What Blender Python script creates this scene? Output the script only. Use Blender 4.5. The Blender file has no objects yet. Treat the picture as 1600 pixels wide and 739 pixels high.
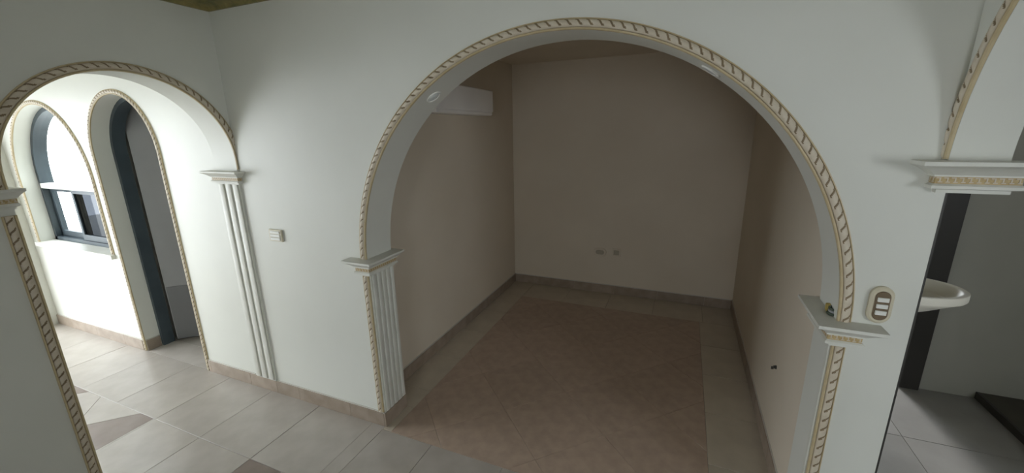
import bpy, bmesh, math, random
from math import pi, sin, cos, radians, sqrt
from mathutils import Vector, Matrix

random.seed(7)
SC = bpy.context.scene
COL = SC.collection

# ------------------------------------------------------------------ camera
F_PX, YAW, PITCH, ROLL = 637.6, 0.3974, 0.2566, 0.0183
H = 1.75
cd = bpy.data.cameras.new('camera')
cd.sensor_fit = 'HORIZONTAL'; cd.sensor_width = 36.0
cd.lens = F_PX / 1600.0 * 36.0
cd.clip_start = 0.02
cam = bpy.data.objects.new('camera', cd); COL.objects.link(cam)
fwd = Vector((-sin(YAW) * cos(PITCH), cos(YAW) * cos(PITCH), -sin(PITCH)))
rgt = Vector((cos(YAW), sin(YAW), 0)); dwn = fwd.cross(rgt)
r2 = cos(ROLL) * rgt + sin(ROLL) * dwn
d2 = -sin(ROLL) * rgt + cos(ROLL) * dwn
M = Matrix((r2, -d2, -fwd)).transposed().to_4x4()
M.translation = Vector((0, 0, H))
cam.matrix_world = M
SC.camera = cam

# ------------------------------------------------------------------ sky (bright overcast)
SKY_STRENGTH = 10.0
w = bpy.data.worlds.new('overcast_sky'); SC.world = w
w.use_nodes = True
bg = w.node_tree.nodes['Background']
bg.inputs[0].default_value = (0.90, 0.955, 1.0, 1)
bg.inputs[1].default_value = SKY_STRENGTH

# hazy low sun shining in from the back through the corridor
SUN_AZ, SUN_EL = radians(-84), radians(40)
sl = bpy.data.lights.new('hazy_sun', 'SUN'); sl.energy = 1.8; sl.angle = radians(9); sl.color = (1.0, 0.98, 0.95)
so_ = bpy.data.objects.new('hazy_sun', sl); COL.objects.link(so_)
so_.rotation_euler = Vector((cos(SUN_AZ) * cos(SUN_EL), sin(SUN_AZ) * cos(SUN_EL), -sin(SUN_EL))).to_track_quat('-Z', 'Y').to_euler()

# light portals in the openings that let the sky in (they only guide sampling)
def portal(name, loc, aim, sx, sy):
    l = bpy.data.lights.new(name, 'AREA'); l.shape = 'RECTANGLE'
    l.size = sx; l.size_y = sy
    l.cycles.is_portal = True
    o = bpy.data.objects.new(name, l); COL.objects.link(o)
    o.location = loc
    o.rotation_euler = Vector(aim).to_track_quat('-Z', 'Y').to_euler()
    return o

# openings behind and beside the camera (not in the picture)
END_OPEN = (-1.15, 1.43, 0.0, 2.05)        # y0,y1,z0,z1 in the end wall of the left room
FRONT_WIN = (-0.15, 0.68, 0.85, 2.05)        # x0,x1,z0,z1 in the wall behind the camera
RIGHT_WIN = (-1.40, -0.10, 0.95, 2.02)        # y0,y1,z0,z1 in the far wall of the right room
CORR_WIN = (0.95, 1.50, 0.9, 2.3)         # x0,x1,z0,z1 at the end of the corridor
portal('portal_end', (-5.62, (END_OPEN[0] + END_OPEN[1]) / 2, 1.03), (1, 0, 0), 2.62, 2.1)
portal('portal_front', ((FRONT_WIN[0] + FRONT_WIN[1]) / 2, -2.42, (FRONT_WIN[2] + FRONT_WIN[3]) / 2), (0, 1, 0), FRONT_WIN[1] - FRONT_WIN[0], FRONT_WIN[3] - FRONT_WIN[2])
portal('portal_right', (3.12, (RIGHT_WIN[0] + RIGHT_WIN[1]) / 2, 1.55), (-1, 0, 0), 1.6, 1.3)
portal('portal_corridor', (1.13, 4.52, 1.15), (0, -1, 0), 0.8, 2.2)
portal('portal_window', (-4.775, 1.88, 1.4), (0, -1, 0), 1.25, 1.3)

vs = SC.view_settings
vs.view_transform = 'Standard'; vs.look = 'None'
vs.exposure = 0.0; vs.gamma = 1.0; vs.use_curve_mapping = False
SC.display_settings.display_device = 'sRGB'
SC.cycles.use_denoising = True
SC.cycles.max_bounces = 12; SC.cycles.diffuse_bounces = 8
SC.cycles.caustics_reflective = False; SC.cycles.caustics_refractive = False
SC.cycles.sample_clamp_indirect = 6.0

# ------------------------------------------------------------------ materials
def mat(name, col, rough=0.6, col2=None, nscale=6.0, detail=4.0, bump=0.0, bscale=40.0,
        spec=0.5, metal=0.0, tone=0.0, lo=0.35, hi=0.65, stretch=1.0):
    m = bpy.data.materials.new(name); m.use_nodes = True
    nt = m.node_tree; b = nt.nodes['Principled BSDF']
    b.inputs['Roughness'].default_value = rough
    b.inputs['Metallic'].default_value = metal
    b.inputs['Specular IOR Level'].default_value = spec
    tc = nt.nodes.new('ShaderNodeTexCoord')
    n = nt.nodes.new('ShaderNodeTexNoise')
    n.inputs['Scale'].default_value = nscale; n.inputs['Detail'].default_value = detail
    nt.links.new(tc.outputs['Object'], n.inputs['Vector'])
    rp = nt.nodes.new('ShaderNodeValToRGB')
    rp.color_ramp.elements[0].position = lo; rp.color_ramp.elements[1].position = hi
    c2 = col2 if col2 else tuple(c * 0.95 for c in col)
    rp.color_ramp.elements[0].color = (*c2, 1); rp.color_ramp.elements[1].color = (*col, 1)
    nt.links.new(n.outputs['Fac'], rp.inputs['Fac'])
    out = rp.outputs['Color']
    if tone > 0:                                   # each piece a slightly different tone
        oi = nt.nodes.new('ShaderNodeObjectInfo')
        mr = nt.nodes.new('ShaderNodeMapRange')
        mr.inputs['To Min'].default_value = 1 - tone; mr.inputs['To Max'].default_value = 1 + tone
        nt.links.new(oi.outputs['Random'], mr.inputs['Value'])
        hs = nt.nodes.new('ShaderNodeHueSaturation')
        nt.links.new(mr.outputs['Result'], hs.inputs['Value'])
        nt.links.new(out, hs.inputs['Color'])
        out = hs.outputs['Color']
    nt.links.new(out, b.inputs['Base Color'])
    if bump > 0:
        n2 = nt.nodes.new('ShaderNodeTexNoise')
        n2.inputs['Scale'].default_value = bscale; n2.inputs['Detail'].default_value = 3
        mp = nt.nodes.new('ShaderNodeMapping'); mp.inputs['Scale'].default_value = (1, 1, stretch)
        nt.links.new(tc.outputs['Object'], mp.inputs['Vector'])
        nt.links.new(mp.outputs['Vector'], n2.inputs['Vector'])
        bp = nt.nodes.new('ShaderNodeBump')
        bp.inputs['Strength'].default_value = bump; bp.inputs['Distance'].default_value = 0.01
        nt.links.new(n2.outputs['Fac'], bp.inputs['Height'])
        nt.links.new(bp.outputs['Normal'], b.inputs['Normal'])
    return m

M_WALL = mat('white_wall_paint', (0.68, 0.685, 0.635), 0.42, (0.65, 0.655, 0.605), 2.2, 3, 0.25, 5.0, spec=0.4, stretch=0.22)
M_CREAM = mat('alcove_wall_paint', (0.68, 0.61, 0.51), 0.6, (0.645, 0.575, 0.475), 1.6, 3, 0.1, 8.0, spec=0.3)
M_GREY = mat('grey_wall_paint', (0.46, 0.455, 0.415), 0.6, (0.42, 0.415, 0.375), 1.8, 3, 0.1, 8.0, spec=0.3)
M_CEIL = mat('ceiling_paint', (0.74, 0.74, 0.70), 0.7, None, 2, 2)
M_PLASTER = mat('white_plaster', (0.68, 0.68, 0.63), 0.5, (0.63, 0.63, 0.57), 9, 3, 0.1, 60)
M_ROPE = mat('cream_rope_paint', (0.60, 0.535, 0.43), 0.5, (0.53, 0.46, 0.355), 30, 3, 0.1, 80)
M_BROWN = mat('brown_groove_paint', (0.22, 0.16, 0.09), 0.6, (0.17, 0.12, 0.065), 30, 2)
M_GOLD = mat('gold_edge_paint', (0.52, 0.43, 0.27), 0.45, (0.46, 0.37, 0.215), 25, 3, 0.05, 60)
M_FRIEZE = mat('gold_frieze_paint', (0.50, 0.38, 0.19), 0.45, (0.40, 0.29, 0.13), 40, 3)
M_OLIVE = mat('olive_gold_cornice_paint', (0.34, 0.27, 0.10), 0.5, (0.16, 0.15, 0.06), 14, 5, 0.6, 30)
M_TILE = mat('beige_floor_tile', (0.44, 0.405, 0.365), 0.30, (0.38, 0.345, 0.305), 7, 6, 0.02, 60, tone=0.04)
M_TILE_B = mat('brown_floor_tile', (0.235, 0.185, 0.155), 0.33, (0.185, 0.14, 0.115), 8, 7, 0.02, 60, tone=0.05)
M_RUG = mat('reddish_brown_floor_tile', (0.47, 0.362, 0.285), 0.40, (0.395, 0.30, 0.235), 13, 9, 0.03, 60, tone=0.05)
M_BORDER = mat('sand_floor_tile', (0.53, 0.47, 0.38), 0.33, (0.47, 0.415, 0.335), 7, 6, 0.02, 60, tone=0.03)
M_PALE = mat('pale_grey_floor_tile', (0.30, 0.295, 0.285), 0.30, (0.265, 0.26, 0.25), 5, 5, 0.02, 60, tone=0.03)
M_SKIRT = mat('taupe_skirting_tile', (0.34, 0.275, 0.22), 0.42, (0.27, 0.215, 0.165), 12, 6, 0.02, 60, tone=0.06)
M_GROUT = mat('grout', (0.25, 0.22, 0.19), 0.8)
M_GROUTL = mat('pale_grout', (0.55, 0.53, 0.48), 0.7)
M_DARK = mat('dark_brown_metal', (0.035, 0.032, 0.028), 0.45, None, 10, 2)
M_SLATE = mat('slate_blue_aluminium', (0.05, 0.07, 0.085), 0.45, (0.042, 0.058, 0.07), 8, 2)
M_DOOR = mat('grey_door_paint', (0.30, 0.30, 0.31), 0.5, None, 5, 2)
M_DOORK = mat('dark_grey_kick_plate', (0.17, 0.17, 0.18), 0.5, None, 5, 2)
M_PLATE = mat('cream_plastic', (0.60, 0.55, 0.42), 0.35, None, 5, 2)
M_BROWNP = mat('brown_plastic', (0.16, 0.115, 0.07), 0.35, None, 5, 2)
M_WHITEP = mat('white_plastic', (0.74, 0.74, 0.70), 0.3, None, 5, 2)
M_CERAM = mat('white_glazed_ceramic', (0.74, 0.71, 0.62), 0.45, None, 5, 2)
M_UNIT = mat('white_unit_plastic', (0.86, 0.84, 0.82), 0.45, None, 4, 2)
M_STONE = mat('dark_step_stone', (0.075, 0.068, 0.052), 0.5, (0.06, 0.054, 0.042), 9, 4)
M_OUT = mat('outdoor_concrete', (0.55, 0.55, 0.53), 0.8, (0.48, 0.48, 0.46), 3, 4)
M_NEIGH = mat('blue_grey_outdoor_wall', (0.05, 0.075, 0.09), 0.7, None, 3, 3)
M_BEIGEP = mat('beige_plastic', (0.42, 0.37, 0.29), 0.45, None, 5, 2)
M_LENS = mat('frosted_lamp_lens', (0.70, 0.74, 0.74), 0.15, None, 5, 2)
M_BRASS = mat('brass', (0.55, 0.42, 0.13), 0.35, None, 30, 2, metal=0.6)
M_GREEN = mat('dark_green_plastic', (0.05, 0.07, 0.045), 0.4, None, 30, 2)

def glass_mat(name, tint, refl):
    m = bpy.data.materials.new(name); m.use_nodes = True
    nt = m.node_tree; nt.nodes.clear()
    o = nt.nodes.new('ShaderNodeOutputMaterial'); mx = nt.nodes.new('ShaderNodeMixShader')
    t = nt.nodes.new('ShaderNodeBsdfTransparent'); g = nt.nodes.new('ShaderNodeBsdfGlossy')
    t.inputs[0].default_value = (*tint, 1); g.inputs['Roughness'].default_value = 0.03
    mx.inputs[0].default_value = refl
    nt.links.new(t.outputs[0], mx.inputs[1]); nt.links.new(g.outputs[0], mx.inputs[2])
    nt.links.new(mx.outputs[0], o.inputs[0])
    return m
M_GLASS = glass_mat('clear_window_glass', (0.95, 0.97, 0.97), 0.06)
M_GLASSD = glass_mat('dark_tinted_glass', (0.17, 0.18, 0.195), 0.05)

# ------------------------------------------------------------------ helpers
def link(name, me, m, parent=None, smooth=False):
    o = bpy.data.objects.new(name, me); COL.objects.link(o)
    if m is not None and len(me.materials) == 0: me.materials.append(m)
    if parent is not None: o.parent = parent
    if smooth:
        for p in me.polygons: p.use_smooth = True
        me.set_sharp_from_angle(angle=radians(35))
    return o

def from_bm(name, bm, m, parent=None, smooth=False, normals=True):
    if normals: bmesh.ops.recalc_face_normals(bm, faces=bm.faces)
    me = bpy.data.meshes.new(name); bm.to_mesh(me); bm.free()
    return link(name, me, m, parent, smooth)

def empty(name, loc=(0, 0, 0)):
    o = bpy.data.objects.new(name, None); COL.objects.link(o)
    o.location = loc; o.empty_display_size = 0.05
    return o

def tag(o, label=None, cat=None, group=None, kind=None):
    if label: o['label'] = label
    if cat: o['category'] = cat
    if group: o['group'] = group
    if kind: o['kind'] = kind
    return o

def bm_box(bm, x0, x1, y0, y1, z0, z1, bevel=0.0):
    r = bmesh.ops.create_cube(bm, size=1.0)
    vv = r['verts']
    for v in vv:
        v.co = Vector((x0 + (v.co.x + .5) * (x1 - x0), y0 + (v.co.y + .5) * (y1 - y0), z0 + (v.co.z + .5) * (z1 - z0)))
    if bevel > 0:
        es = list({e for v in vv for e in v.link_edges})
        bmesh.ops.bevel(bm, geom=es, offset=bevel, segments=2, affect='EDGES', profile=0.5)
    return vv

def box(name, x0, x1, y0, y1, z0, z1, m, parent=None, bevel=0.0):
    bm = bmesh.new(); bm_box(bm, x0, x1, y0, y1, z0, z1, bevel)
    return from_bm(name, bm, m, parent)

def sbox(name, *a, label=None, cat=None, **k):
    o = box(name, *a, **k); return tag(o, label, cat, kind='structure')

# ------------------------------------------------------------------ walls with arched openings
NSEG = 96
def wall(name, axis, t0, t1, u0, u1, z0, z1, openings, m, label, cat='wall'):
    """axis 'y': wall lies in the x-z plane between y=t0 and y=t1; axis 'x': in the y-z plane.
    opening: (ua, ub, zb, zs, r or None); arch springs at zs."""
    V = []; Fc = []; cache = {}
    def P(u, t, z):
        k = (round(u, 5), round(t, 5), round(z, 5))
        if k not in cache:
            cache[k] = len(V); V.append((u, t, z) if axis == 'y' else (t, u, z))
        return cache[k]
    def quad(ua, ub, za0, zb0, za1, zb1):
        for t in (t0, t1):
            a = [P(ua, t, za0), P(ub, t, zb0), P(ub, t, zb1), P(ua, t, za1)]
            a = list(dict.fromkeys(a))
            if len(a) > 2: Fc.append(a)
    def rev(ua, za, ub, zb):
        Fc.append([P(ua, t0, za), P(ub, t0, zb), P(ub, t1, zb), P(ua, t1, za)])
    ops = sorted(openings); cur = u0
    for (ua, ub, zb, zs, r) in ops:
        if ua > cur + 1e-6: quad(cur, ua, z0, z0, z1, z1)
        if zb > z0 + 1e-6:
            quad(ua, ub, z0, z0, zb, zb); rev(ua, zb, ub, zb)
        rev(ua, zb, ua, zs); rev(ub, zb, ub, zs)
        if r:
            c = (ua + ub) / 2; rx = (ub - ua) / 2
            pts = [(c - rx * cos(pi * i / NSEG), zs + r * sin(pi * i / NSEG)) for i in range(NSEG + 1)]
        else:
            pts = [(ua, zs), (ub, zs)]
        for (a, b) in zip(pts[:-1], pts[1:]):
            quad(a[0], b[0], a[1], b[1], z1, z1); rev(a[0], a[1], b[0], b[1])
        cur = ub
    if u1 > cur + 1e-6: quad(cur, u1, z0, z0, z1, z1)
    for u in (u0, u1): Fc.append([P(u, t0, z0), P(u, t1, z0), P(u, t1, z1), P(u, t0, z1)])
    Fc.append([P(u0, t0, z1), P(u1, t0, z1), P(u1, t1, z1), P(u0, t1, z1)])
    bm = bmesh.new(); vv = [bm.verts.new(p) for p in V]; fs = []
    for f in Fc:
        try: fs.append(bm.faces.new([vv[i] for i in f]))
        except ValueError: pass
    ti = 1 if axis == 'y' else 0
    for f in fs:
        f.normal_update()
        cs = {round(v.co[ti], 5) for v in f.verts}
        f.smooth = False
        if len(cs) == 1:                       # the two broad faces look outward
            want = -1 if cs == {round(min(t0, t1), 5)} else 1
            if f.normal[ti] * want < 0: f.normal_flip()
    me = bpy.data.meshes.new(name); bm.to_mesh(me); bm.free()
    o = link(name, me, m)
    return tag(o, label, cat, kind='structure')

Y0, Y1 = 1.664, 1.864                   # big-arch wall, front and rear face
XE = 0.752                              # right end of that wall
CEIL = 2.50
BIG = dict(u=-0.508, r=1.053, zs=1.062)
DOOR = dict(ua=-4.045, ub=-3.255, zs=1.63, r=0.40)
WIN = dict(ua=-5.36, ub=-4.185, zb=0.83, zs=1.42, r=0.585)
XA, XB, YB, ACEIL = -1.747, 0.549, 4.24, 2.405
XL0, XL1 = -2.484, -2.68                # wall with the left passage arch
LAR = dict(ua=0.728, ub=1.655, zs=1.600, r=0.445)
XR0, XR1 = 0.733, 0.870                 # wall with the right passage arch
RAR = dict(ua=0.190, ub=1.650, zs=1.610, r=0.745)
XEND = -5.50

wall('wall_back', 'y', Y0, Y1, -5.62, XE, 0, CEIL,
     [(WIN['ua'], WIN['ub'], WIN['zb'], WIN['zs'], WIN['r']),
      (DOOR['ua'], DOOR['ub'], 0, DOOR['zs'], DOOR['r']),
      (BIG['u'] - BIG['r'], BIG['u'] + BIG['r'], 0, BIG['zs'], BIG['r'])],
     M_WALL, 'long white wall holding the big round arch, the narrow arched doorway and the arched window')
wall('wall_left', 'x', XL1, XL0, -2.3, Y0, 0, CEIL, [(LAR['ua'], LAR['ub'], 0, LAR['zs'], LAR['r'])],
     M_WALL, 'white cross wall pierced by the small arch on the left')
# right cross wall: arch springs from the capital, its pier below has been cut away
def right_wall():
    V = []; Fc = []
    def P(y, x, z): V.append((x, y, z)); return len(V) - 1
    c = (RAR['ua'] + RAR['ub']) / 2; rx = (RAR['ub'] - RAR['ua']) / 2; zs = RAR['zs']; r = RAR['r']
    pts = [(c - rx * cos(pi * i / NSEG), zs + r * sin(pi * i / NSEG)) for i in range(NSEG + 1)]
    for i in range(NSEG):
        (a, za), (b, zb) = pts[i], pts[i + 1]
        for x in (XR0, XR1):
            Fc.append([P(a, x, za), P(b, x, zb), P(b, x, CEIL), P(a, x, CEIL)])
        Fc.append([P(a, XR0, za), P(b, XR0, zb), P(b, XR1, zb), P(a, XR1, za)])
    def blk(y0, y1, z0, z1):
        for x in (XR0, XR1): Fc.append([P(y0, x, z0), P(y1, x, z0), P(y1, x, z1), P(y0, x, z1)])
        for y in (y0, y1): Fc.append([P(y, XR0, z0), P(y, XR1, z0), P(y, XR1, z1), P(y, XR0, z1)])
        for z in (z0, z1): Fc.append([P(y0, XR0, z), P(y1, XR0, z), P(y1, XR1, z), P(y0, XR1, z)])
    blk(-2.3, RAR['ua'], 0, CEIL)
    blk(RAR['ub'], Y0, zs, CEIL)
    bm = bmesh.new()
    vv = [bm.verts.new(p) for p in V]
    for f in Fc: bm.faces.new([vv[i] for i in f])
    bmesh.ops.remove_doubles(bm, verts=bm.verts, dist=1e-5)
    o = from_bm('wall_right', bm, M_WALL)
    tag(o, 'white cross wall over the half-seen arch on the right', 'wall', kind='structure')
right_wall()
# stub of that wall running on behind the big-arch wall, above the passage
sbox('wall_stub', XE, XR1, Y0, Y1, RAR['zs'], CEIL, M_WALL, label='short white wall stub above the right passage', cat='wall')

# alcove behind the big arch
sbox('wall_alcove_left', XA - 0.12, XA, Y1, YB + 0.12, 0, CEIL, M_CREAM, label='shaded left wall of the alcove behind the big arch', cat='wall')
sbox('wall_alcove_back', XA, XB, YB, YB + 0.12, 0, CEIL, M_CREAM, label='dim back wall of the alcove with two socket plates', cat='wall')
sbox('wall_alcove_right', XB, XE, Y1, YB + 0.12, 0, CEIL, M_CREAM, label='shaded right wall of the alcove behind the big arch', cat='wall')
sbox('ceiling_alcove', XA, XB, Y1, YB, ACEIL, ACEIL + 0.08, M_CREAM, label='dim flat ceiling of the alcove', cat='ceiling')

# hall, left room, right room shells
sbox('ceiling', -5.62, 3.1, -2.42, Y0, CEIL, CEIL + 0.1, M_CEIL, label='flat off-white ceiling of the hall', cat='ceiling')
def front_wall():
    wall('wall_front', 'y', -2.42, -2.3, -5.62, 3.1, 0, CEIL, [(FRONT_WIN[0], FRONT_WIN[1], FRONT_WIN[2], FRONT_WIN[3], None)],
         M_WALL, 'white wall behind the camera with a window opening')
front_wall()
wall('wall_end_left', 'x', -5.62, XEND, -2.3, Y0, 0, CEIL, [(END_OPEN[0], END_OPEN[1], END_OPEN[2], END_OPEN[3], None)],
     M_WALL, 'narrow strip of white end wall left of the arched window')
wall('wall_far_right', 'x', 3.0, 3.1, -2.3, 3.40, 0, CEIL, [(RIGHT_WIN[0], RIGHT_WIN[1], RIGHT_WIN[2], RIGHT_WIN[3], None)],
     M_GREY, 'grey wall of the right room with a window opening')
YP = 3.28                                # back wall of the right passage
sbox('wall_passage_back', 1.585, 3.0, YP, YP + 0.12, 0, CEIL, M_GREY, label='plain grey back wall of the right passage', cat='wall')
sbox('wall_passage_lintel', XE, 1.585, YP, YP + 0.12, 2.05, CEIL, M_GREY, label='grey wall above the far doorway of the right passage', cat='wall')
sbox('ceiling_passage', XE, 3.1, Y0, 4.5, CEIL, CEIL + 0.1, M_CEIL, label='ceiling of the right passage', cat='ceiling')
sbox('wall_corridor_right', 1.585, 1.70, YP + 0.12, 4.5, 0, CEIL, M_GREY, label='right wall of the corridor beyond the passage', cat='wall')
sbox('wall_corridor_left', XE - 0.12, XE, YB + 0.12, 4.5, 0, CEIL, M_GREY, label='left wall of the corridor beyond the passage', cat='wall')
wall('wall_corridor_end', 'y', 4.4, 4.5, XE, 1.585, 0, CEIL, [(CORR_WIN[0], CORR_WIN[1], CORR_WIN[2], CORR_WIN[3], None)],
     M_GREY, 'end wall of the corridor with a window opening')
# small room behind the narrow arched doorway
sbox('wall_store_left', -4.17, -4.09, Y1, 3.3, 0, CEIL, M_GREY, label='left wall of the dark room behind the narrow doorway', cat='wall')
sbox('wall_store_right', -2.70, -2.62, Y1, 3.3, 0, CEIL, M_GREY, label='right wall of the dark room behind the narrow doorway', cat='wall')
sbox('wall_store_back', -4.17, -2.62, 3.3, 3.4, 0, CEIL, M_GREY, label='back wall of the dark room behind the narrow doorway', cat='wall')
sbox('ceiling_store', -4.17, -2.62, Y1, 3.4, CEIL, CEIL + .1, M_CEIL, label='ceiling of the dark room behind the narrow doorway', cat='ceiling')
# outdoors seen through the arched window
sbox('ground', -14, 9, -9, 12, -0.40, -0.20, M_OUT, label='pale concrete ground outside the openings', cat='ground')

# ------------------------------------------------------------------ floor: slab + single tiles
floor = sbox('floor', -5.62, 3.1, -2.42, 4.5, -0.12, -0.004, M_GROUT, label='tiled floor running through the hall, alcove and side rooms', cat='floor')

def clip(poly, x0, x1, y0, y1):
    def cl(p, inside, inter):
        out = []
        for i in range(len(p)):
            a, b = p[i - 1], p[i]
            if inside(b):
                if not inside(a): out.append(inter(a, b))
                out.append(b)
            elif inside(a): out.append(inter(a, b))
        return out
    def ix(v): return lambda a, b: (v, a[1] + (b[1] - a[1]) * (v - a[0]) / (b[0] - a[0]))
    def iy(v): return lambda a, b: (a[0] + (b[0] - a[0]) * (v - a[1]) / (b[1] - a[1]), v)
    for ins, it in ((lambda p: p[0] >= x0, ix(x0)), (lambda p: p[0] <= x1, ix(x1)), (lambda p: p[1] >= y0, iy(y0)), (lambda p: p[1] <= y1, iy(y1))):
        if poly: poly = cl(poly, ins, it)
    return poly

def tile(poly, m, z=0.0):
    cx = sum(p[0] for p in poly) / len(poly); cy = sum(p[1] for p in poly) / len(poly)
    g = 0.0006 if m is M_RUG else 0.0011
    q = []
    for p in poly:
        d = Vector((p[0] - cx, p[1] - cy)); L = d.length
        if L < 0.006: return
        d *= (L - g * 1.4) / L; q.append((cx + d.x, cy + d.y))
    A = abs(sum(q[i - 1][0] * q[i][1] - q[i][0] * q[i - 1][1] for i in range(len(q)))) / 2
    if A < 1.5e-3: return
    bm = bmesh.new()
    jz = z + random.uniform(-0.0006, 0.0004)
    e = 0.0018
    lo = [bm.verts.new((a - cx, b - cy, -0.008)) for a, b in q]
    md = [bm.verts.new((a - cx, b - cy, -e * 0.7)) for a, b in q]
    hi = []
    for a, b in q:
        d = Vector((a - cx, b - cy)); d *= (d.length - e) / d.length
        hi.append(bm.verts.new((d.x, d.y, 0)))
    n = len(q)
    for i in range(n):
        bm.faces.new([lo[i - 1], lo[i], md[i], md[i - 1]]); bm.faces.new([md[i - 1], md[i], hi[i], hi[i - 1]])
    bm.faces.new(hi); 
    o = from_bm('floor_tile', bm, m, floor)
    o.location = (cx, cy, jz)
    return o

T = 0.445
def grid(x0, x1, y0, y1, ox, oy, m, t=T, ty=None):
    ty = ty or t
    i0 = math.floor((x0 - ox) / t) - 1; i1 = math.ceil((x1 - ox) / t) + 1
    j0 = math.floor((y0 - oy) / ty) - 1; j1 = math.ceil((y1 - oy) / ty) + 1
    for i in range(i0, i1):
        for j in range(j0, j1):
            p = clip([(ox + i * t, oy + j * ty), (ox + (i + 1) * t, oy + j * ty), (ox + (i + 1) * t, oy + (j + 1) * ty), (ox + i * t, oy + (j + 1) * ty)], x0, x1, y0, y1)
            if len(p) > 2: tile(p, m)

def diag(x0, x1, y0, y1, ox, oy, pick, t=0.45):
    s = t / sqrt(2)
    for i in range(-22, 23):
        for j in range(-22, 23):
            cx = ox + (i - j) * s; cy = oy + (i + j) * s
            p = clip([(cx + s, cy), (cx, cy + s), (cx - s, cy), (cx, cy - s)], x0, x1, y0, y1)
            if len(p) > 2: tile(p, pick(i, j))

YT, YS, YR = 1.172, 1.632, 3.835          # tile lines parallel to the wall
XM0, XM1 = -3.003, -2.10                  # pale strip through the left arch
XRUG0, XRUG1 = -1.50, 0.25
bl = BIG['u'] - BIG['r']; br = BIG['u'] + BIG['r']
grid(-5.50, bl, YT, Y0, XM1, YT, M_TILE, ty=Y0 - YT)
grid(bl, br, YT, YS, XM1, YT, M_TILE, ty=YS - YT)
grid(br, XE, YT, Y0, XM1, YT, M_TILE, ty=Y0 - YT)
grid(DOOR['ua'], DOOR['ub'], Y0, Y1, DOOR['ua'], Y0, M_TILE, t=0.80)
grid(XM0, XM1, -2.3, YT, XM1, YT, M_TILE)
# left room: pale and brown tiles laid cornerwise; y - x = 4.315 is a joint between pale and brown
diag(-5.50, XM0, -2.3, YT, -3.064, 0.933, lambda i, j: M_TILE_B if j % 2 == 0 else M_TILE)
# hall field: brown tile in the corner
diag(XM1, XR0 - 0.01, -2.3, YT, XM1 + 0.02, YT - 0.10, lambda i, j: M_TILE_B if (i + j) % 2 == 0 else M_TILE)
# alcove: reddish brown field laid cornerwise inside a sand border
diag(XRUG0, XRUG1, YS, YR, -0.62, 2.70, lambda i, j: M_RUG)
grid(XA, XRUG0, Y1, YR, XA, YR, M_BORDER)
grid(bl, XRUG0, YS, Y1, bl, YS, M_BORDER)
grid(XRUG1, XB, YS, YR, XRUG1, YR, M_BORDER)
grid(XA, XB, YR, YB, XRUG0, YR, M_BORDER)
# right room and passage
grid(XE + 0.002, 1.89, Y0 + 0.0, YP, 1.89, YP, M_PALE, 0.6)
grid(XE + 0.002, 1.585, YP, 4.4, 1.89, YP, M_PALE, 0.6)
grid(XR0 + 0.0, 1.89, -2.3, Y0, 1.89, Y0, M_PALE, 0.6)
grid(-4.09, -2.70, Y1, 3.3, -4.09, Y1, M_TILE)

# ------------------------------------------------------------------ skirting: one tile after another
SK_H, SK_T = 0.092, 0.011
def skirting(name, p0, p1, nrm, label, piece=0.445, m=M_SKIRT):
    """tiles along p0->p1 on the wall face; nrm points into the room"""
    root = empty(name, (p0[0], p0[1], 0)); tag(root, label, 'skirting', kind='structure')
    d = Vector((p1[0] - p0[0], p1[1] - p0[1])); L = d.length; d /= L
    n = Vector(nrm); s = 0.0; ang = math.atan2(d.y, d.x); i = 0
    while s < L - 0.004:
        e = min(L, s + piece * (0.6 if i == 0 else 1.0)); i += 1
        bm = bmesh.new()
        sgn = 1 if d.cross(n) > 0 else -1
        bm_box(bm, s + 0.0008, e - 0.0008, min(0, sgn * SK_T), max(0, sgn * SK_T), 0.0, SK_H, 0.0015)
        o = from_bm('skirting_tile', bm, m, root); o.rotation_euler = (0, 0, ang)
        s = e
    bm = bmesh.new(); bm_box(bm, 0, L, min(0, sgn * 0.006), max(0, sgn * 0.006), SK_H, SK_H + 0.006)
    o = from_bm('grout_line', bm, M_GROUTL, root); o.rotation_euler = (0, 0, ang)
    return root
bl = BIG['u'] - BIG['r']; br = BIG['u'] + BIG['r']
skirting('baseboard_back', (bl, Y0), (XL0, Y0), (0, -1), 'taupe skirting along the white wall below the cream switch')
skirting('baseboard_back_left', (XL0, Y0), (DOOR['ub'] + 0.035, Y0), (0, -1), 'taupe skirting between the left arch and the narrow doorway')
skirting('baseboard_window', (DOOR['ua'] - 0.035, Y0), (-5.5, Y0), (0, -1), 'taupe skirting under the arched window')
skirting('baseboard_doorway', (DOOR['ua'], Y0), (DOOR['ua'], Y0 + 0.10), (1, 0), 'short taupe skirting inside the narrow doorway jamb')
skirting('baseboard_back_right', (br, Y0), (XE, Y0), (0, -1), 'taupe skirting below the oval switch')
skirting('baseboard_jamb_left', (bl, Y0 - SK_T), (bl, Y1), (1, 0), 'taupe skirting under the fluted pilaster of the big arch')
skirting('baseboard_alcove_left', (XA, Y1), (XA, YB), (1, 0), 'dim skirting along the left alcove wall')
skirting('baseboard_alcove_back', (XA, YB), (XB, YB), (0, -1), 'dim skirting along the back alcove wall')
skirting('baseboard_alcove_right', (XB, YB), (XB, Y0), (-1, 0), 'dim skirting along the right alcove wall')

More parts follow.
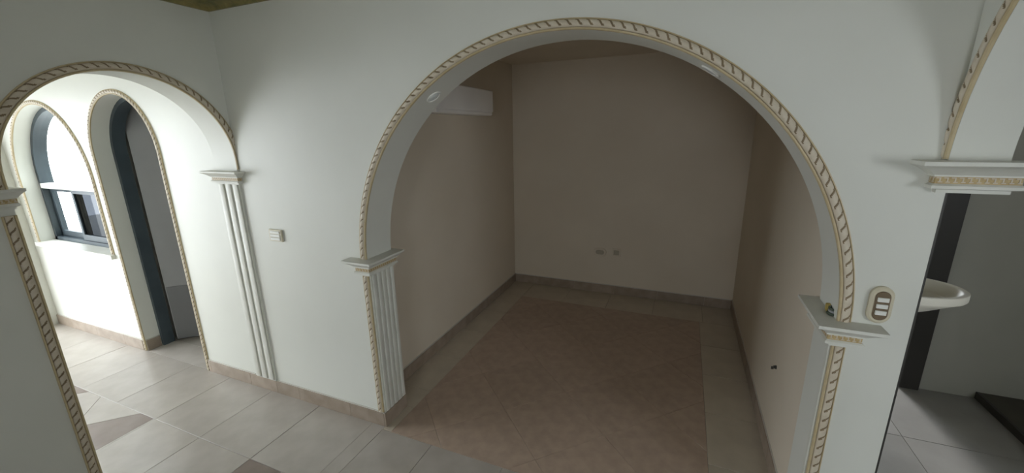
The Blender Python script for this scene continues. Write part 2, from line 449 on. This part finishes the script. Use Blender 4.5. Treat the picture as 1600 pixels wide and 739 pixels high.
# ------------------------------------------------------------------ rope mouldings
def arch_path(ua, ub, zs, r, z_left, z_right, step):
    """points along the opening edge, from the foot of the left jamb over the arch to the right foot: (u,z,outward normal)"""
    pts = []
    def seg(a, b, n):
        k = max(1, int(round(abs(b - a) / step)))
        return [a + (b - a) * i / k for i in range(k + 1)]
    if z_left is not None and z_left < zs:
        pts += [(ua, z, (-1.0, 0.0)) for z in seg(z_left, zs, 0)[:-1]]
    c = (ua + ub) / 2; rx = (ub - ua) / 2
    a0 = pi if z_left is None or z_left <= zs else pi - math.asin(min(1, (z_left - zs) / r))
    a1 = 0.0 if z_right is None or z_right <= zs else math.asin(min(1, (z_right - zs) / r))
    k = max(8, int(round((a0 - a1) * r / step)))
    for i in range(k + 1):
        a = a0 + (a1 - a0) * i / k
        n = Vector((cos(a) / rx, sin(a) / r)).normalized()
        pts.append((c + rx * cos(a), zs + r * sin(a), (n.x, n.y)))
    if z_right is not None and z_right < zs:
        pts += [(ub, z, (1.0, 0.0)) for z in seg(zs, z_right, 0)[1:]]
    return pts

def rope(name, axis, t, side, spec, runs, width, label, gap_skip=(), lob=1.0):
    """moulding on the wall face at coordinate t, sticking out along side (+1/-1).
    runs: list of point lists (u,z,n)"""
    s = width / 0.042
    root = empty(name); tag(root, label, 'moulding')
    def W(u, p, z):
        p += 0.0006
        return (u, t + side * p, z) if axis == 'y' else (t + side * p, u, z)
    def sweep(profile):
        bm = bmesh.new()
        for run in runs:
            prev = None
            for (u, z, n) in run:
                ring = [bm.verts.new(W(u + n[0] * o, p, z + n[1] * o)) for (o, p) in profile]
                if prev:
                    for i in range(len(ring)):
                        bm.faces.new([prev[i - 1], prev[i], ring[i], ring[i - 1]])
                else: bm.faces.new(ring)
                prev = ring
            bm.faces.new(prev)
        return bm
    f0, f1 = 0.009 * s, 0.036 * s
    from_bm('channel', sweep([(f0 * .8, 0), (f0 * .8, 0.004 * s), (f1 * 1.02, 0.004 * s), (f1 * 1.02, 0)]), M_GOLD, root, True)
    from_bm('inner_edge', sweep([(0.0, 0), (0.0, 0.007 * s), (0.003 * s, 0.0105 * s), (0.007 * s, 0.0105 * s), (f0, 0.006 * s), (f0, 0)]), M_GOLD, root, True)
    from_bm('outer_edge', sweep([(f1, 0), (f1, 0.006 * s), (0.038 * s, 0.009 * s), (0.041 * s, 0.008 * s), (0.043 * s, 0)]), M_GOLD, root, True)
    # twisted strand: half-round bead with helical grooves, the grooves painted brown
    pitch = 0.041 * s; NA = 12; SUB = 14
    mid = 0.0225 * s; R = 0.0142 * s; HT = 0.0125 * s
    V = []; Fc = []; Mi = []
    for run in runs:
        P = [Vector((u + n[0] * mid, z + n[1] * mid)) for (u, z, n) in run]
        N = [Vector(n) for (_, _, n) in run]
        cum = [0.0]
        for i in range(len(P) - 1): cum.append(cum[-1] + (P[i + 1] - P[i]).length)
        n_s = max(4, int(cum[-1] / (pitch / SUB))); k0 = len(V); seg = 0
        for q in range(n_s + 1):
            d = cum[-1] * q / n_s
            while seg < len(P) - 2 and d > cum[seg + 1]: seg += 1
            f = (d - cum[seg]) / max(1e-9, cum[seg + 1] - cum[seg])
            c = P[seg].lerp(P[seg + 1], f); nn = N[seg].lerp(N[seg + 1], f).normalized()
            for j in range(NA + 1):
                th = pi * j / NA                               # 0 = inner side, pi = outer side
                ph = d / pitch + 1.05 * (th / pi)
                t_ = (ph % 1.0); dist = min(t_, 1 - t_)
                g = math.exp(-(dist / 0.13) ** 2)              # groove profile
                k = 1.0 - 0.34 * g * (0.35 + 0.65 * sin(th))
                o = -R * cos(th); p_ = 0.003 * s + HT * sin(th) * k
                V.append(W(c.x + nn.x * o, p_, c.y + nn.y * o))
        for q in range(n_s):
            dm = cum[-1] * (q + 0.5) / n_s
            for j in range(NA):
                i0 = k0 + q * (NA + 1) + j
                Fc.append([i0, i0 + 1, i0 + NA + 2, i0 + NA + 1])
                tm = (j + 0.5) / NA; ph = (dm / pitch + 1.05 * tm) % 1.0
                Mi.append(1 if min(ph, 1 - ph) < 0.12 and 0.30 < tm < 0.92 else 0)
    me = bpy.data.meshes.new('rope_twist'); me.from_pydata(V, [], Fc)
    me.materials.append(M_ROPE); me.materials.append(M_BROWN)
    me.polygons.foreach_set('material_index', Mi); me.update()
    o = bpy.data.objects.new('rope_twist', me); COL.objects.link(o); o.parent = root
    for p in me.polygons: p.use_smooth = True
    return root

ST = 0.03
zc = 1.075; zb_ = 0.98
big_arc = arch_path(bl, br, BIG['zs'], BIG['r'], zc, zc, ST)
leg_l = [(bl, z, (-1.0, 0.0)) for z in [0.1 + (zb_ - 0.1) * i / 30 for i in range(31)]]
leg_r = [(br, z, (1.0, 0.0)) for z in [zb_ - (zb_ - 0.1) * i / 30 for i in range(31)]]
rope('rope_moulding', 'y', Y0, -1, None, [big_arc], 0.042, 'cream and gold rope moulding curving over the big round arch')
rope('rope_moulding', 'y', Y0, -1, None, [leg_l], 0.042, 'upright rope moulding beside the fluted pilaster, left of the big arch')
rope('rope_moulding', 'y', Y0, -1, None, [leg_r], 0.042, 'upright rope moulding below the oval switch, right of the big arch')
l_arc = arch_path(LAR['ua'], LAR['ub'], LAR['zs'], LAR['r'], 1.545, 1.545, ST)
l_leg = [(LAR['ua'], z, (-1.0, 0.0)) for z in [0.02 + 1.43 * i / 40 for i in range(41)]]
rope('rope_moulding', 'x', XL0, 1, None, [l_arc], 0.042, 'shaded rope moulding curving over the small arch on the left')
rope('rope_moulding', 'x', XL0, 1, None, [l_leg], 0.042, 'shaded upright rope moulding on the near pier at the left edge')
r_arc = arch_path(RAR['ua'], RAR['ub'], RAR['zs'], RAR['r'], 1.64, 1.64, ST)
rope('rope_moulding', 'x', XR0, -1, None, [r_arc], 0.042, 'rope moulding slanting up from the upper right capital')
d_path = arch_path(DOOR['ua'], DOOR['ub'], DOOR['zs'], DOOR['r'], 0.004, 0.004, ST)
rope('rope_moulding', 'y', Y0, -1, None, [d_path], 0.034, 'thin rope moulding around the narrow arched doorway')
w_path = arch_path(WIN['ua'], WIN['ub'], WIN['zs'], WIN['r'], WIN['zb'], WIN['zb'], ST)
rope('rope_moulding', 'y', Y0, -1, None, [w_path], 0.034, 'thin rope moulding around the arched window')

# ------------------------------------------------------------------ capitals
def capital(rect, z0, h, sides, label, ov=0.075, key_faces=()):
    """rect: x0,x1,y0,y1 of the pier it sits on; sides: which of -x,+x,-y,+y overhang (0..1 weights)."""
    x0, x1, y0, y1 = rect
    root = empty('capital', ((x0 + x1) / 2, (y0 + y1) / 2, z0)); tag(root, label, 'capital', 'plaster capitals of the arches')
    ox, oy = root.location.x, root.location.y
    sx0, sx1, sy0, sy1 = sides
    def solid(name, prof, m):
        bm = bmesh.new(); prev = None
        for (o, z) in prof:
            o *= ov; zz = z * h
            ring = [bm.verts.new((a - ox, b - oy, zz)) for a, b in
                    ((x0 - o * sx0, y0 - o * sy0), (x1 + o * sx1, y0 - o * sy0), (x1 + o * sx1, y1 + o * sy1), (x0 - o * sx0, y1 + o * sy1))]
            if prev:
                for i in range(4): bm.faces.new([prev[i - 1], prev[i], ring[i], ring[i - 1]])
            else: bm.faces.new(ring)
            prev = ring
        bm.faces.new(prev)
        return from_bm(name, bm, m, root)
    solid('neck', [(0.18, 0.0), (0.18, 0.12)], M_PLASTER)
    solid('lower_band', [(0.30, 0.12), (0.44, 0.15), (0.44, 0.24), (0.34, 0.30)], M_PLASTER)
    fr = solid('frieze', [(0.33, 0.30), (0.33, 0.52)], M_FRIEZE)
    solid('abacus', [(0.42, 0.52), (0.42, 0.57), (0.50, 0.62), (0.62, 0.70), (0.80, 0.80), (0.96, 0.86), (1.0, 0.88), (1.0, 1.0)], M_PLASTER)
    # key pattern raised on the frieze
    o = 0.33 * ov; e = 0.0014
    bm = bmesh.new()
    za, zb2 = 0.31 * h, 0.51 * h
    def dashes(a0, a1, f):
        n = max(2, int((a1 - a0) / 0.016)); st = (a1 - a0) / n
        for i in range(n):
            a = a0 + i * st
            f(a + st * .08, a + st * .72, zb2 - 0.0045, zb2 - 0.0015)
            f(a + st * .52, a + st * .72, za + 0.006, zb2 - 0.0045)
            f(a + st * .38, a + st * .98, za + 0.0025, za + 0.0055)
    if sy0: dashes(x0 - o * sx0, x1 + o * sx1, lambda a, b, c, d: bm_box(bm, a - ox, b - ox, y0 - o * sy0 - e - oy, y0 - o * sy0 + e - oy, c, d))
    if sx1: dashes(y0 - o * sy0, y1 + o * sy1, lambda a, b, c, d: bm_box(bm, x1 + o * sx1 - e - ox, x1 + o * sx1 + e - ox, a - oy, b - oy, c, d))
    if sx0: dashes(y0 - o * sy0, y1 + o * sy1, lambda a, b, c, d: bm_box(bm, x0 - o * sx0 - e - ox, x0 - o * sx0 + e - ox, a - oy, b - oy, c, d))
    tag(from_bm('key_pattern', bm, M_ROPE, fr), kind='stuff')
    return root
capital((bl - 0.045, bl, Y0, Y1), 0.98, 0.095, (1, 1, 1, .35), 'plaster capital above the fluted pilaster at the left foot of the big arch')
capital((br, br + 0.052, Y0, Y1), 0.98, 0.095, (.9, 1, 1, .3), 'plaster capital with a gold frieze holding a small trinket, beside the oval switch')
capital((XL1, XL0, LAR['ub'], Y0), 1.455, 0.08, (1, .75, .75, 0), 'plaster capital on the slim pilaster in the corner of the left arch')
capital((XL1, XL0, 0.60, LAR['ua']), 1.475, 0.08, (.9, .5, 0, .5), 'shaded capital on the near pier at the left edge')
capital((XR0, XR1, Y0 - 0.006, Y0 + 0.0), 1.540, 0.097, (1.1, 1.1, 1.1, 0), 'upper right capital below the slanting rope, nothing beneath it')

# ------------------------------------------------------------------ fluted pilasters
def pilaster(label, facing, plane, a0, a1, z0, z1, proud, n):
    """facing 'x': on a face x=plane looking +x, width along y; facing 'y': looking -y, width along x"""
    root = empty('fluted_pilaster', (plane, (a0 + a1) / 2, z0) if facing == 'x' else ((a0 + a1) / 2, plane, z0))
    tag(root, label, 'pilaster')
    loc = root.location
    def bx(name, u0, u1, p0, p1, c0, c1, bev):
        bm = bmesh.new()
        if facing == 'x': bm_box(bm, plane + p0 - loc.x, plane + p1 - loc.x, u0 - loc.y, u1 - loc.y, c0 - z0, c1 - z0, bev)
        else: bm_box(bm, u0 - loc.x, u1 - loc.x, plane - p1 - loc.y, plane - p0 - loc.y, c0 - z0, c1 - z0, bev)
        return from_bm(name, bm, M_PLASTER, root, True)
    bx('backing', a0, a1, 0, proud, z0, z1, 0.0)
    wd = (a1 - a0) / n
    for i in range(n):
        bx('reed', a0 + wd * (i + .16), a0 + wd * (i + .84), proud, proud + 0.009, z0, z1, 0.0042)
    return root
pilaster('fluted cream pilaster on the left jamb of the big arch', 'x', bl, Y0 + 0.004, Y1 - 0.004, 0.098, 0.98, 0.006, 5)
pilaster('slim fluted white pilaster in the corner of the left arch', 'y', LAR['ub'], XL1, XL0, 0.10, 1.455, 0.002, 3)
# plain edge strip on the right jamb
o = box('jamb_strip', br - 0.006, br, Y0, Y0 + 0.022, 0.10, 0.98, M_PLASTER, bevel=0.002)
tag(o, 'thin white edge strip on the right jamb of the big arch', 'strip')

# ------------------------------------------------------------------ cornice (hall ceiling)
def cornice(name, pts, label):
    prof = [(0.0, 2.405), (0.012, 2.405), (0.018, 2.422), (0.05, 2.435), (0.062, 2.455), (0.075, 2.47), (0.10, 2.478), (0.105, 2.5), (0.0, 2.5)]
    bm = bmesh.new(); prev = None
    for (x, y, nx, ny) in pts:
        ring = [bm.verts.new((x + nx * o, y + ny * o, z)) for o, z in prof]
        if prev:
            for i in range(len(ring)): bm.faces.new([prev[i - 1], prev[i], ring[i], ring[i - 1]])
        else: bm.faces.new(ring)
        prev = ring
    bm.faces.new(prev)
    o = from_bm(name, bm, M_OLIVE); return tag(o, label, 'cornice', kind='structure')
cornice('trim_1', [(XL0, -2.3, 1, 0), (XL0, Y0, 1, -1), (XR0, Y0, -1, -1), (XR0, -2.3, -1, 0)], 'olive gold painted cornice where the walls meet the ceiling')

# ------------------------------------------------------------------ doors and window
def arch_frame(name, ua, ub, zb, zs, r, y0, y1, wdt, m, parent=None, bottom=False):
    out = arch_path(ua, ub, zs, r, zb, zb, 0.05)
    bm = bmesh.new(); prev = None
    for (u, z, n) in out:
        ring = [bm.verts.new(p) for p in ((u, y0, z), (u - n[0] * wdt, y0, z - n[1] * wdt), (u - n[0] * wdt, y1, z - n[1] * wdt), (u, y1, z))]
        if prev:
            for i in range(4): bm.faces.new([prev[i - 1], prev[i], ring[i], ring[i - 1]])
        else: bm.faces.new(ring)
        prev = ring
    bm.faces.new(prev)
    if bottom: bm_box(bm, ua, ub, y0, y1, zb, zb + wdt)
    return from_bm(name, bm, m, parent, True)

d1 = empty('door_1', (DOOR['ua'], Y0 + 0.1, 0))
tag(d1, 'grey door standing ajar in the dark frame of the narrow arched doorway', 'door', kind='structure')
fr = arch_frame('door_frame', DOOR['ua'], DOOR['ub'], 0, DOOR['zs'], DOOR['r'], Y0 + 0.105, Y1 - 0.012, 0.03, M_SLATE)
fr.parent = d1; fr.matrix_parent_inverse = Matrix.Translation(-Vector(d1.location))
leaf = empty('door_leaf', (DOOR['ua'] + 0.045, Y1 + 0.0, 0.0))
leaf.parent = d1; leaf.matrix_parent_inverse = Matrix.Translation(-Vector(d1.location))
leaf.rotation_euler = (0, 0, radians(43))
box('leaf_panel', 0.0, 0.72, 0.0, 0.04, 0.012, 2.06, M_DOOR, leaf, 0.003)
box('kick_plate', 0.01, 0.71, -0.006, 0.0, 0.02, 0.50, M_DOORK, leaf)
bm = bmesh.new(); bm_box(bm, 0.62, 0.66, -0.012, 0.0, 0.98, 1.10, 0.003); bm_box(bm, 0.56, 0.65, -0.04, -0.026, 1.05, 1.068, 0.004); bm_box(bm, 0.635, 0.65, -0.03, 0, 1.05, 1.068)
from_bm('handle', bm, M_DARK, leaf)

win = empty('window_1', ((WIN['ua'] + WIN['ub']) / 2, Y0 + 0.12, WIN['zb']))
tag(win, 'arched window with slate-blue frame, white transom and sliding lower sashes', 'window', kind='structure')
def wadd(o): o.parent = win; o.matrix_parent_inverse = Matrix.Translation(-Vector(win.location)); return o
ua, ub, zb0 = WIN['ua'], WIN['ub'], WIN['zb']
ZT = 1.335
wadd(arch_frame('window_frame', ua, ub, zb0, WIN['zs'], WIN['r'], Y0 + 0.10, Y0 + 0.19, 0.035, M_SLATE, bottom=True))
wadd(box('transom', ua + 0.03, ub - 0.03, Y0 + 0.095, Y0 + 0.17, ZT - 0.022, ZT + 0.022, M_WHITEP, bevel=0.003))
def pane_arch():
    pts = [(u - n[0] * 0.03, z - n[1] * 0.03) for (u, z, n) in arch_path(ua, ub, WIN['zs'], WIN['r'], ZT, ZT, 0.05)]
    bm = bmesh.new()
    a = [bm.verts.new((u, Y0 + 0.140, z)) for u, z in pts]; b = [bm.verts.new((u, Y0 + 0.145, z)) for u, z in pts]
    bm.faces.new(a); bm.faces.new(b[::-1])
    for i in range(len(pts)): bm.faces.new([a[i - 1], a[i], b[i], b[i - 1]])
    return wadd(from_bm('pane', bm, M_GLASS))
pane_arch()
um = ua + (ub - ua) * 0.43
def sash(name, u0, u1, y, m):
    s = empty(name, ((u0 + u1) / 2, y, zb0)); wadd(s)
    cx = (u0 + u1) / 2
    t = 0.032; z0_, z1_ = 0.037, ZT - 0.022 - zb0
    for nm, a in (('stile', (u0 - cx, u0 - cx + t, z0_, z1_)), ('stile', (u1 - cx - t, u1 - cx, z0_, z1_)),
                  ('rail', (u0 - cx + t, u1 - cx - t, z0_, z0_ + 0.05)), ('rail', (u0 - cx + t, u1 - cx - t, z1_ - t, z1_))):
        box(nm, a[0], a[1], -0.012, 0.012, a[2], a[3], M_SLATE, s)
    box('pane', u0 - cx + t, u1 - cx - t, -0.003, 0.003, z0_ + 0.05, z1_ - t, m, s)
    return s
sash('sash', ua + 0.036, um + 0.02, Y0 + 0.155, M_GLASS)
sash('sash', um - 0.02, ub - 0.036, Y0 + 0.125, M_GLASSD)
wadd(box('window_sill', ua - 0.04, ub + 0.04, Y0 - 0.03, Y0 + 0.10, zb0 - 0.03, zb0 + 0.006, M_PLASTER, bevel=0.005))
nb = box('neighbour_wall', -14.0, -9.5, 2.6, 3.3, -0.2, 4.6, M_NEIGH)
tag(nb, 'blurred blue-grey building seen through the left part of the arched window', 'building', kind='structure')

# right passage doorway frame
d2_ = empty('door_2', (1.56, YP, 0)); tag(d2_, 'dark door frame at the far end of the right passage', 'door', kind='structure')
def d2add(o): o.parent = d2_; o.matrix_parent_inverse = Matrix.Translation(-Vector(d2_.location)); return o
d2add(box('frame_post', 1.475, 1.584, YP - 0.03, YP + 0.13, 0, 2.10, M_DARK, bevel=0.003))
d2add(box('frame_post', XE, XE + 0.05, YP - 0.03, YP + 0.13, 0, 2.10, M_DARK, bevel=0.003))
d2add(box('frame_head', XE + 0.05, 1.475, YP - 0.03, YP + 0.13, 2.02, 2.10, M_DARK, bevel=0.003))
o = box('trim_2', XE, XE + 0.007, Y0 + 0.002, Y1 - 0.03, 0, 1.535, M_DARK)
tag(o, 'thin dark edge strip where the white wall ends beside the right passage', 'trim', kind='structure')
# raised dark floor beyond the passage
st = empty('step', (1.89, 2.0, 0)); tag(st, 'dark low step along the right passage floor', 'step', kind='structure')
def stadd(o): o.parent = st; o.matrix_parent_inverse = Matrix.Translation(-Vector(st.location)); return o
stadd(box('step_tread', 1.895, 3.0, -2.3, YP, 0, 0.045, M_STONE))
stadd(box('step_edge', 1.875, 1.895, -2.3, YP, 0, 0.048, M_DARK, bevel=0.003))

# ------------------------------------------------------------------ wall fittings
def stadium(bm, cx, cz, hw, hh, y0, y1, seg=14, bev=0.0):
    pts = []
    for i in range(seg + 1): a = pi * i / seg; pts.append((cx + hw * cos(a), cz + (hh - hw) + hw * sin(a)))
    for i in range(seg + 1): a = pi + pi * i / seg; pts.append((cx + hw * cos(a), cz - (hh - hw) + hw * sin(a)))
    def ring(k, y): return [bm.verts.new((cx + (x - cx) * (1 - k / hw), y, cz + (z - cz) * (1 - k / hh))) for x, z in pts]
    R = [ring(0, y1), ring(0, y0 + bev), ring(bev, y0)] if bev else [ring(0, y1), ring(0, y0)]
    n = len(pts)
    for a, b in zip(R[:-1], R[1:]):
        for i in range(n): bm.faces.new([a[i - 1], a[i], b[i], b[i - 1]])
    bm.faces.new(R[-1]); bm.faces.new(R[0][::-1])

# oval three-gang switch right of the big arch
SWX, SWZ = 0.6545, 1.152
sw = empty('light_switch', (SWX, Y0, SWZ)); tag(sw, 'oval cream switch with brown centre and three white rockers', 'switch')
bm = bmesh.new(); stadium(bm, 0, 0, 0.033, 0.066, -0.016, 0, bev=0.006); from_bm('plate', bm, M_PLATE, sw, True)
bm = bmesh.new(); stadium(bm, 0, 0, 0.021, 0.052, -0.020, -0.015, bev=0.002); from_bm('insert', bm, M_BROWNP, sw, True)
for dz in (0.0235, 0.0, -0.0235):
    bm = bmesh.new(); bm_box(bm, -0.0155, 0.0155, -0.025, -0.019, dz - 0.0075, dz + 0.0075, 0.0018); from_bm('rocker', bm, M_WHITEP, sw)
# square switch by the left pilaster
sw2 = empty('light_switch', (-2.243, Y0, 1.155)); tag(sw2, 'square off-white switch between the left pilaster and the big arch', 'switch')
box('plate', -0.054, 0.054, -0.012, 0, -0.037, 0.037, M_PLATE, sw2, 0.004)
for k in (-1, 0, 1):
    box('rocker', -0.040, 0.040, -0.017, -0.011, k * 0.02 - 0.008, k * 0.02 + 0.008, M_WHITEP, sw2, 0.0018)
# sockets on the alcove back wall
for (x, z, hw, hh, lab) in ((-0.755, 0.458, 0.068, 0.045, 'rounded socket plate, the wider one on the dim alcove back wall'),
                            (-0.583, 0.468, 0.046, 0.042, 'small square socket plate right of the wider one in the alcove')):
    so = empty('socket', (x, YB, z)); tag(so, lab, 'socket')
    if hw > 0.05:
        bm = bmesh.new()
        stadium(bm, 0, 0, 0.045, 0.068, -0.012, 0, bev=0.004)
        for v in bm.verts: v.co.x, v.co.z = v.co.z, v.co.x
        from_bm('plate', bm, M_CREAM, so, True)
        bm = bmesh.new(); stadium(bm, 0, 0, 0.024, 0.045, -0.0145, -0.011, bev=0.001)
        for v in bm.verts: v.co.x, v.co.z = v.co.z, v.co.x
        from_bm('insert', bm, M_BEIGEP, so, True)
    else:
        box('plate', -hw, hw, -0.011, 0, -hh, hh, M_CREAM, so, 0.004)
        box('insert', -hw * .62, hw * .62, -0.014, -0.010, -hh * .62, hh * .62, M_BEIGEP, so, 0.002)
# small hook on the right alcove wall
hk = empty('wall_hook', (XB, 2.332, 0.487)); tag(hk, 'tiny dark wall plug low on the right alcove wall', 'wall plug')
bm = bmesh.new(); bmesh.ops.create_cone(bm, segments=12, radius1=0.011, radius2=0.007, depth=0.014, cap_ends=True,
    matrix=Matrix.Translation((-0.007, 0, 0)) @ Matrix.Rotation(-pi / 2, 4, 'Y')); from_bm('plug', bm, M_DARK, hk, True)
bm = bmesh.new(); bm_box(bm, -0.024, -0.012, -0.002, 0.002, -0.014, 0.002, 0.0008); from_bm('screw', bm, M_DARK, hk)
# white box-like unit high on the left alcove wall
un = empty('wall_unit', (XA, 2.93, 1.87)); tag(un, 'plain white box unit mounted high on the left alcove wall', 'wall unit')
box('body', 0, 0.15, -0.48, 0.48, 0, 0.21, M_UNIT, un, 0.010)
box('front_cover', 0.15, 0.162, -0.475, 0.475, 0.03, 0.205, M_UNIT, un, 0.005)
box('vent', 0.148, 0.158, -0.43, 0.43, 0.006, 0.026, M_UNIT, un, 0.003)

# half-bowl bracket on the passage wall
def half_bowl():
    root = empty('wall_bowl', (XE + 0.007, 1.862, 1.17)); tag(root, 'white glazed half-bowl wall bracket beside the right passage', 'wall bowl')
    n = 24
    def ring(a, b, z): return [(a * sin(pi * i / n) ** 0.85 if 0 < i < n else 0.0, -b * cos(pi * i / n), z) for i in range(n + 1)]
    A, B = 0.205, 0.135
    rings = [ring(0.05, 0.06, -0.096), ring(0.12, 0.095, -0.068), ring(0.175, 0.120, -0.042), ring(A - .004, B - .002, -0.031), ring(A, B, -0.026), ring(A, B, -0.002), ring(A - .003, B - .002, 0.0),
             ring(A - 0.016, B - 0.012, 0.0), ring(A - 0.022, B - 0.017, -0.003), ring(A - 0.045, B - 0.034, -0.040), ring(0.08, 0.06, -0.056)]
    bm = bmesh.new(); R = [[bm.verts.new(p) for p in r] for r in rings]
    for a, b in zip(R[:-1], R[1:]):
        for i in range(n): bm.faces.new([a[i], a[i + 1], b[i + 1], b[i]])
    bm.faces.new(R[0]); bm.faces.new(R[-1])
    bmesh.ops.remove_doubles(bm, verts=bm.verts, dist=1e-6)
    from_bm('bowl', bm, M_CERAM, root, True)
    box('back_plate', -0.004, 0.006, -0.13, 0.13, -0.098, -0.001, M_CERAM, root, 0.003)
half_bowl()

# trinket on the right capital of the big arch
tr = empty('trinket', (0.548, 1.722, 1.075)); tag(tr, 'small gold and dark green trinket lying on the capital by the oval switch', 'trinket')
def torus(name, R, r, m, parent, loc, rot, seg=20, ms=8, arc=2 * pi):
    bm = bmesh.new(); prev = None; first = None
    for i in range(seg + (0 if arc >= 2 * pi - 1e-6 else 1)):
        a = arc * i / seg
        ring = [bm.verts.new(((R + r * cos(2 * pi * j / ms)) * cos(a), (R + r * cos(2 * pi * j / ms)) * sin(a), r * sin(2 * pi * j / ms))) for j in range(ms)]
        if prev:
            for j in range(ms): bm.faces.new([prev[j - 1], prev[j], ring[j], ring[j - 1]])
        else: first = ring
        prev = ring
    if arc >= 2 * pi - 1e-6:
        for j in range(ms): bm.faces.new([prev[j - 1], prev[j], first[j], first[j - 1]])
    else: bm.faces.new(first); bm.faces.new(prev)
    o = from_bm(name, bm, m, parent, True); o.location = loc; o.rotation_euler = rot; return o
torus('green_coil', 0.019, 0.0055, M_GREEN, tr, (0.004, -0.012, 0.0055), (0, 0, 0))
torus('green_coil', 0.016, 0.0045, M_DOOR, tr, (0.004, -0.012, 0.0145), (0.1, 0, 0))
torus('green_coil', 0.015, 0.0045, M_GREEN, tr, (0.003, -0.010, 0.0225), (0.15, 0.1, 0))
bm = bmesh.new(); bm_box(bm, -0.017, 0.011, 0.006, 0.030, 0.0, 0.030, 0.006); from_bm('gold_cap', bm, M_BRASS, tr, True)

# recessed spotlights in the arch soffits
def spot(loc, nrm, label):
    root = empty('recessed_spotlight', loc); tag(root, label, 'spotlight', 'small spotlights set into the arch soffits')
    root.rotation_euler = Vector(nrm).to_track_quat('Z', 'Y').to_euler()
    torus('trim_ring', 0.034, 0.005, M_WHITEP, root, (0, 0, 0.001), (0, 0, 0), 28)
    bm = bmesh.new(); bmesh.ops.create_uvsphere(bm, u_segments=20, v_segments=10, radius=0.03)
    for v in bm.verts: v.co.z *= 0.22
    from_bm('lens', bm, M_LENS, root, True)
def on_soffit(c, r, ang, mid, axis):
    n = Vector((-cos(ang), -sin(ang)))
    if axis == 'y': return (c[0] + r * cos(ang), mid, c[1] + r * sin(ang)), (n.x, 0, n.y)
    return (mid, c[0] + r * cos(ang), c[1] + r * sin(ang)), (0, n.x, n.y)
a = math.atan2(1.942 - BIG['zs'], 0.063 - BIG['u'])
l, n = on_soffit((BIG['u'], BIG['zs']), BIG['r'], a, Y0 + 0.1, 'y'); spot(l, n, 'small recessed spotlight in the right shoulder of the big arch')
a = math.atan2(1.897 - BIG['zs'], -1.127 - BIG['u'])
l, n = on_soffit((BIG['u'], BIG['zs']), BIG['r'], a, Y0 + 0.1, 'y'); spot(l, n, 'small recessed spotlight in the left shoulder of the big arch')
cl = (LAR['ua'] + LAR['ub']) / 2
a = math.atan2(1.934 - LAR['zs'], 1.506 - cl)
l, n = on_soffit((cl, LAR['zs']), (LAR['ub'] - LAR['ua']) / 2, a, -2.57, 'x'); spot(l, n, 'small recessed spotlight in the soffit of the left arch')
